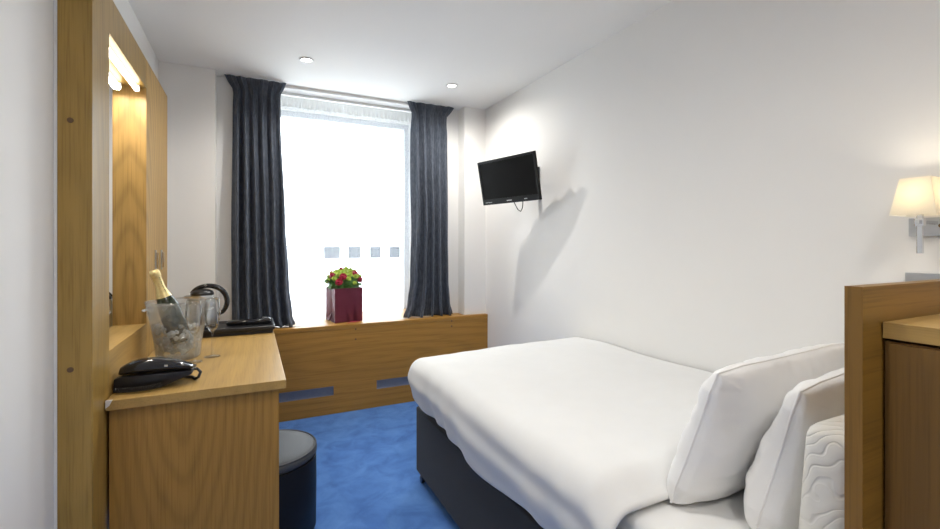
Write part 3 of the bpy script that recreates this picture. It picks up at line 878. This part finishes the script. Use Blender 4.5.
# pillows
def pillow_bm(w, h, t, seed, wr=.006, n=84, pinch=.03, sag=0.0, taper=0.0, full=.55, rnd=0.0):
    bm = bmesh.new(); sides = []
    for s in (1, -1):
        g = []
        for j in range(n + 1):
            row = []
            for i in range(n + 1):
                u = -1 + 2 * i / n; v = -1 + 2 * j / n
                u = math.sin(u * PI / 2) * .35 + u * .65; v = math.sin(v * PI / 2) * .35 + v * .65
                x = w / 2 * u * (1 - pinch * (1 - v * v)); z = h / 2 * v * (1 - pinch * (1 - u * u))
                x *= 1 - taper * (v + 1) / 2
                if rnd: c_ = (max(0, abs(u) - .7) / .3 * max(0, abs(v) - .7) / .3) ** .8; x *= 1 - rnd * c_; z *= 1 - rnd * 1.6 * c_
                e = (max(0, 1 - u ** 4) * max(0, 1 - v ** 4)) ** .5
                e2 = (max(0, 1 - u * u) * max(0, 1 - v * v)) ** .25
                y = s * t / 2 * (e * full + e2 * (1 - full)) * (1 - sag * v)
                edge = 1 - min(1, (1 - max(abs(u), abs(v))) / .45)
                k = min(1, 1.9 * e)
                y += k * wr * (noise.noise(Vector((x * 9 + seed, z * 9, s * 3))) + edge * 1.1 * noise.noise(Vector((x * 30 if abs(v) > abs(u) else x * 5 + seed, z * 30 if abs(u) > abs(v) else z * 5, seed + s))) + .5 * abs(noise.noise(Vector((x * 6 + z * 5 + seed, z * 13 - x * 6, s)))))
                row.append((x, y, z))
            g.append(row)
        sides.append(g)
    V = []
    for si, g in enumerate(sides):
        vv = []
        for j, row in enumerate(g):
            r2 = []
            for i, p in enumerate(row):
                if si == 1 and (i in (0, n) or j in (0, n)): r2.append(V[0][j][i])
                else: r2.append(bm.verts.new(p))
            vv.append(r2)
        V.append(vv)
    for si, vv in enumerate(V):
        for j in range(n):
            for i in range(n):
                q = (vv[j][i], vv[j][i + 1], vv[j + 1][i + 1], vv[j + 1][i])
                bm.faces.new(q if si == 0 else tuple(reversed(q)))
    per = [V[0][0][i].co.copy() for i in range(n)] + [V[0][j][n].co.copy() for j in range(n)] + [V[0][n][n - i].co.copy() for i in range(n)] + [V[0][n - j][0].co.copy() for j in range(n)]
    return bm, per + [per[0]]

def pillow(label, c, w, h, t, rot, seed, mat, piping=.0028, wr=.006, group=None, **k):
    o = thing('pillow', label, 'pillow', c, 0, group)
    o.rotation_euler = rot
    bm, per = pillow_bm(w, h, t, seed, wr, **k)
    obj('cushion', bm, mat, o, True)
    obj('seam', T(per, piping, seg=6, cap=False), M['seam'], o, True)
    return o
lean = math.radians(15)
pillow('front white pillow, the one leaning nearest the foot of the bed', (.915 + .37, .752, .768), .76, .356, .138, (lean, 0, math.radians(4)), 1.3, M['pillow'], group='bed pillows', taper=.13, sag=.25, wr=.008, rnd=.03)
pillow('white pillow in the middle, between the front pillow and the quilted one', (.985 + .36, .622, .760), .74, .340, .150, (lean * .8, 0, math.radians(7)), 7.7, M['pillow'], group='bed pillows', taper=.13, sag=.40, full=.35, wr=.008, rnd=.03)
qp = thing('pillow', 'cream quilted pillow upright against the oak headboard', 'pillow', (1.345, .488, .594), 0, 'bed pillows')
qp.rotation_euler = (math.radians(4), 0, 0)
bm = B(-.37, .37, -.05, .05, 0, .285, .048, seg=7)
for v in bm.verts:
    v.co.y *= .92 + .08 * math.cos(v.co.x * 4)
obj('cushion', bm, M['quilt'], qp, True)

# ------------------------------------------------------------------ headboard and cabinet
HX, HY0, HY1, HZ = .930, .396, .4217, 1.1566
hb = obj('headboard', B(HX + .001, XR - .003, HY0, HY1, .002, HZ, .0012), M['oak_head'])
tag(hb, 'thick oak headboard board standing behind the pillows', 'headboard')
CX, CZ = .993, 1.093
cb = thing('cabinet', 'oak cabinet against the back of the headboard in the right foreground', 'cabinet', (CX, -.55, 0))
cl, cwid = HY0 - .002 + .55, XR - .003 - CX
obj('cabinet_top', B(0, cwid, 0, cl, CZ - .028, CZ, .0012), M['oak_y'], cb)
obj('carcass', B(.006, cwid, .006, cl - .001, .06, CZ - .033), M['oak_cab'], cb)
obj('plinth', B(.03, cwid, .02, cl - .002, .002, .06), M['black_matte'], cb)
for k in range(2):
    y0 = .01 + k * (cl - .015) / 2
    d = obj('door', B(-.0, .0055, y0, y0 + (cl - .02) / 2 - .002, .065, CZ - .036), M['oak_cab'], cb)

obj('edge_band', B(HX, HX + .0009, HY0, HY1, .002, HZ), M['oak_band'], hb)
# ------------------------------------------------------------------ wall lamp, socket plate
LX, LY = 1.700, .590
wl = thing('wall_lamp', 'chrome wall lamp with a glowing cream shade at the right edge', 'lamp', (XR - .001, LY, 1.20))
wl_x = XR - .001
def lw_(x0, x1, y0, y1, z0, z1): return (x0 - wl_x, x1 - wl_x, y0 - LY, y1 - LY, z0 - 1.2, z1 - 1.2)
bm = bmesh.new()
bt_, tp = .050, .033
SZ0, SZ1 = 1.313, 1.418
def sq(hx_, hy_, z): return [bm.verts.new((LX - wl_x + sx * hx_, sy * hy_, z - 1.2)) for sx, sy in ((-1, -1), (1, -1), (1, 1), (-1, 1))]
A = sq(.050, bt_, SZ0); C = sq(.033, tp, SZ1)
for i in range(4): bm.faces.new((A[i], A[(i + 1) % 4], C[(i + 1) % 4], C[i]))
o = obj('lamp_shade', bm, M['shade'], wl); md = o.modifiers.new('thick', 'SOLIDIFY'); md.thickness = .002
bm = bmesh.new(); box(bm, *lw_(LX - .006, LX + .006, LY - .006, LY + .006, 1.205, 1.335), bev=.0015); box(bm, *lw_(LX - .010, LX + .010, LY - .010, LY + .010, 1.282, 1.304), bev=.002)
obj('stem', bm, M['chrome'], wl)
bm = bmesh.new(); box(bm, *lw_(LX - .022, XR - .012, LY - .0055, LY + .0055, 1.2885, 1.2985), bev=.001)
obj('arm', bm, M['chrome'], wl)
obj('wall_plate', B(*lw_(XR - .014, XR - .001, LY - .035, LY + .06, 1.255, 1.31), bev=.002), M['steel'], wl)
obj('knob', T([(XR - .024 - wl_x, -.015, .085), (XR - .012 - wl_x, -.015, .085)], .006, seg=14), plain('bronze', (.25, .15, .07), .35, .8), wl, angle=40)
obj('bulb', L([(0, 0), (.010, .0), (.012, .012), (.019, .03), (.018, .045), (.010, .056), (0, .06)], seg=20, c=(LX - wl_x, 0, 1.337 - 1.2)), emit('warm_bulb', (1, .78, .48), 6), wl, True)
sk = thing('socket_plate', 'brushed steel switch plate on the right wall above the headboard', 'switch plate', (XR - .001, .56, 1.07))
obj('plate', B(-.008, 0, -.11, .10, 0, .075, .002), M['steel'], sk)
for y in (-.07, .0, .06):
    obj('rocker', B(-.012, -.008, y - .012, y + .012, .022, .052, .001), M['steel'], sk)

# ------------------------------------------------------------------ downlights
def add_light(name, kind, loc, energy, color, parent=None, **kw):
    ld = bpy.data.lights.new(name, kind); ld.energy = energy; ld.color = color
    for k, v in kw.items(): setattr(ld, k, v)
    o = bpy.data.objects.new(name, ld); COL.objects.link(o); o.location = loc
    if parent: o.parent = parent
    return o
lens_m = emit('downlight_lens', (1, .97, .9), 14)
def downlight(x, y, label, e, cone=150, soft=.02):
    t = thing('downlight', label, 'ceiling light', (x, y, ZC), 0, 'recessed ceiling downlights')
    obj('trim_ring', L([(.045, -.0005), (.046, -.005), (.038, -.008), (.030, -.004), (.030, -.0005)], seg=36), M['white_plastic'], t, True)
    obj('lens', L([(0, -.003), (.026, -.003), (.026, -.0006), (0, -.0006)], seg=32), lens_m, t)
    add_light('downlight_lamp', 'SPOT', (0, 0, -.02), e, (1, .965, .91), t, spot_size=math.radians(cone), spot_blend=1.0 if cone > 160 else .8, shadow_soft_size=soft)
DE = 46
DH = 42
downlight(.31, 3.0, 'left downlight in the ceiling, in front of the left curtain', DE * .6)
downlight(1.315, 3.02, 'right downlight in the ceiling, above the television', DE * 1.0, 172, .015)
for x, y in ((.5, .95), (.6, -.25), (.6, -1.15)):  # unseen fill lights, added to brighten the room in place of bounced flash
    downlight(x, y, 'added unseen downlight filling the room with light', DH, 175, .08)
# lamp in the bedside shade and tube
add_light('bedside_lamp', 'POINT', (LX - wl_x, 0, 1.378 - 1.2), 6.8, (1, .88, .70), wl, shadow_soft_size=.02)
add_light('mirror_lamp', 'AREA', (-.470 - ox, 2.22 - oy, 1.918), 3.0, (1, .93, .82), mp, shape='RECTANGLE', size=.02, size_y=.5)

# daylight
wd = bpy.data.worlds.new('overcast_sky'); scene.world = wd; wd.use_nodes = True
nt = wd.node_tree; bg = nt.nodes['Background']
bg.inputs['Color'].default_value = (.88, .94, 1, 1); bg.inputs['Strength'].default_value = 9.5
po = add_light('window_portal', 'AREA', ((WX0 + WX1) / 2, YW + .10, (WZ0 + WZ1) / 2), 1, (1, 1, 1), None, shape='RECTANGLE', size=WX1 - WX0, size_y=WZ1 - WZ0)
po.rotation_euler = (-PI / 2, 0, 0); po.data.cycles.is_portal = True

# ------------------------------------------------------------------ camera and view
cam = bpy.data.cameras.new('camera'); co = bpy.data.objects.new('camera', cam); COL.objects.link(co)
cam.sensor_width = 36; cam.lens = 450 / 940 * 36; cam.shift_y = -18.5 / 940; cam.clip_start = .02
co.location = (0, 0, 1.226); co.rotation_euler = (PI / 2, 0, -math.atan2(218, 450))
scene.camera = co
vs_ = scene.view_settings
vs_.view_transform = 'Standard'; vs_.look = 'None'; vs_.exposure = 0.12; vs_.gamma = 1; vs_.use_curve_mapping = False
scene.cycles.max_bounces = 10; scene.cycles.diffuse_bounces = 6; scene.cycles.transparent_max_bounces = 24
scene.cycles.sample_clamp_indirect = 6
scene.cycles.use_denoising = True
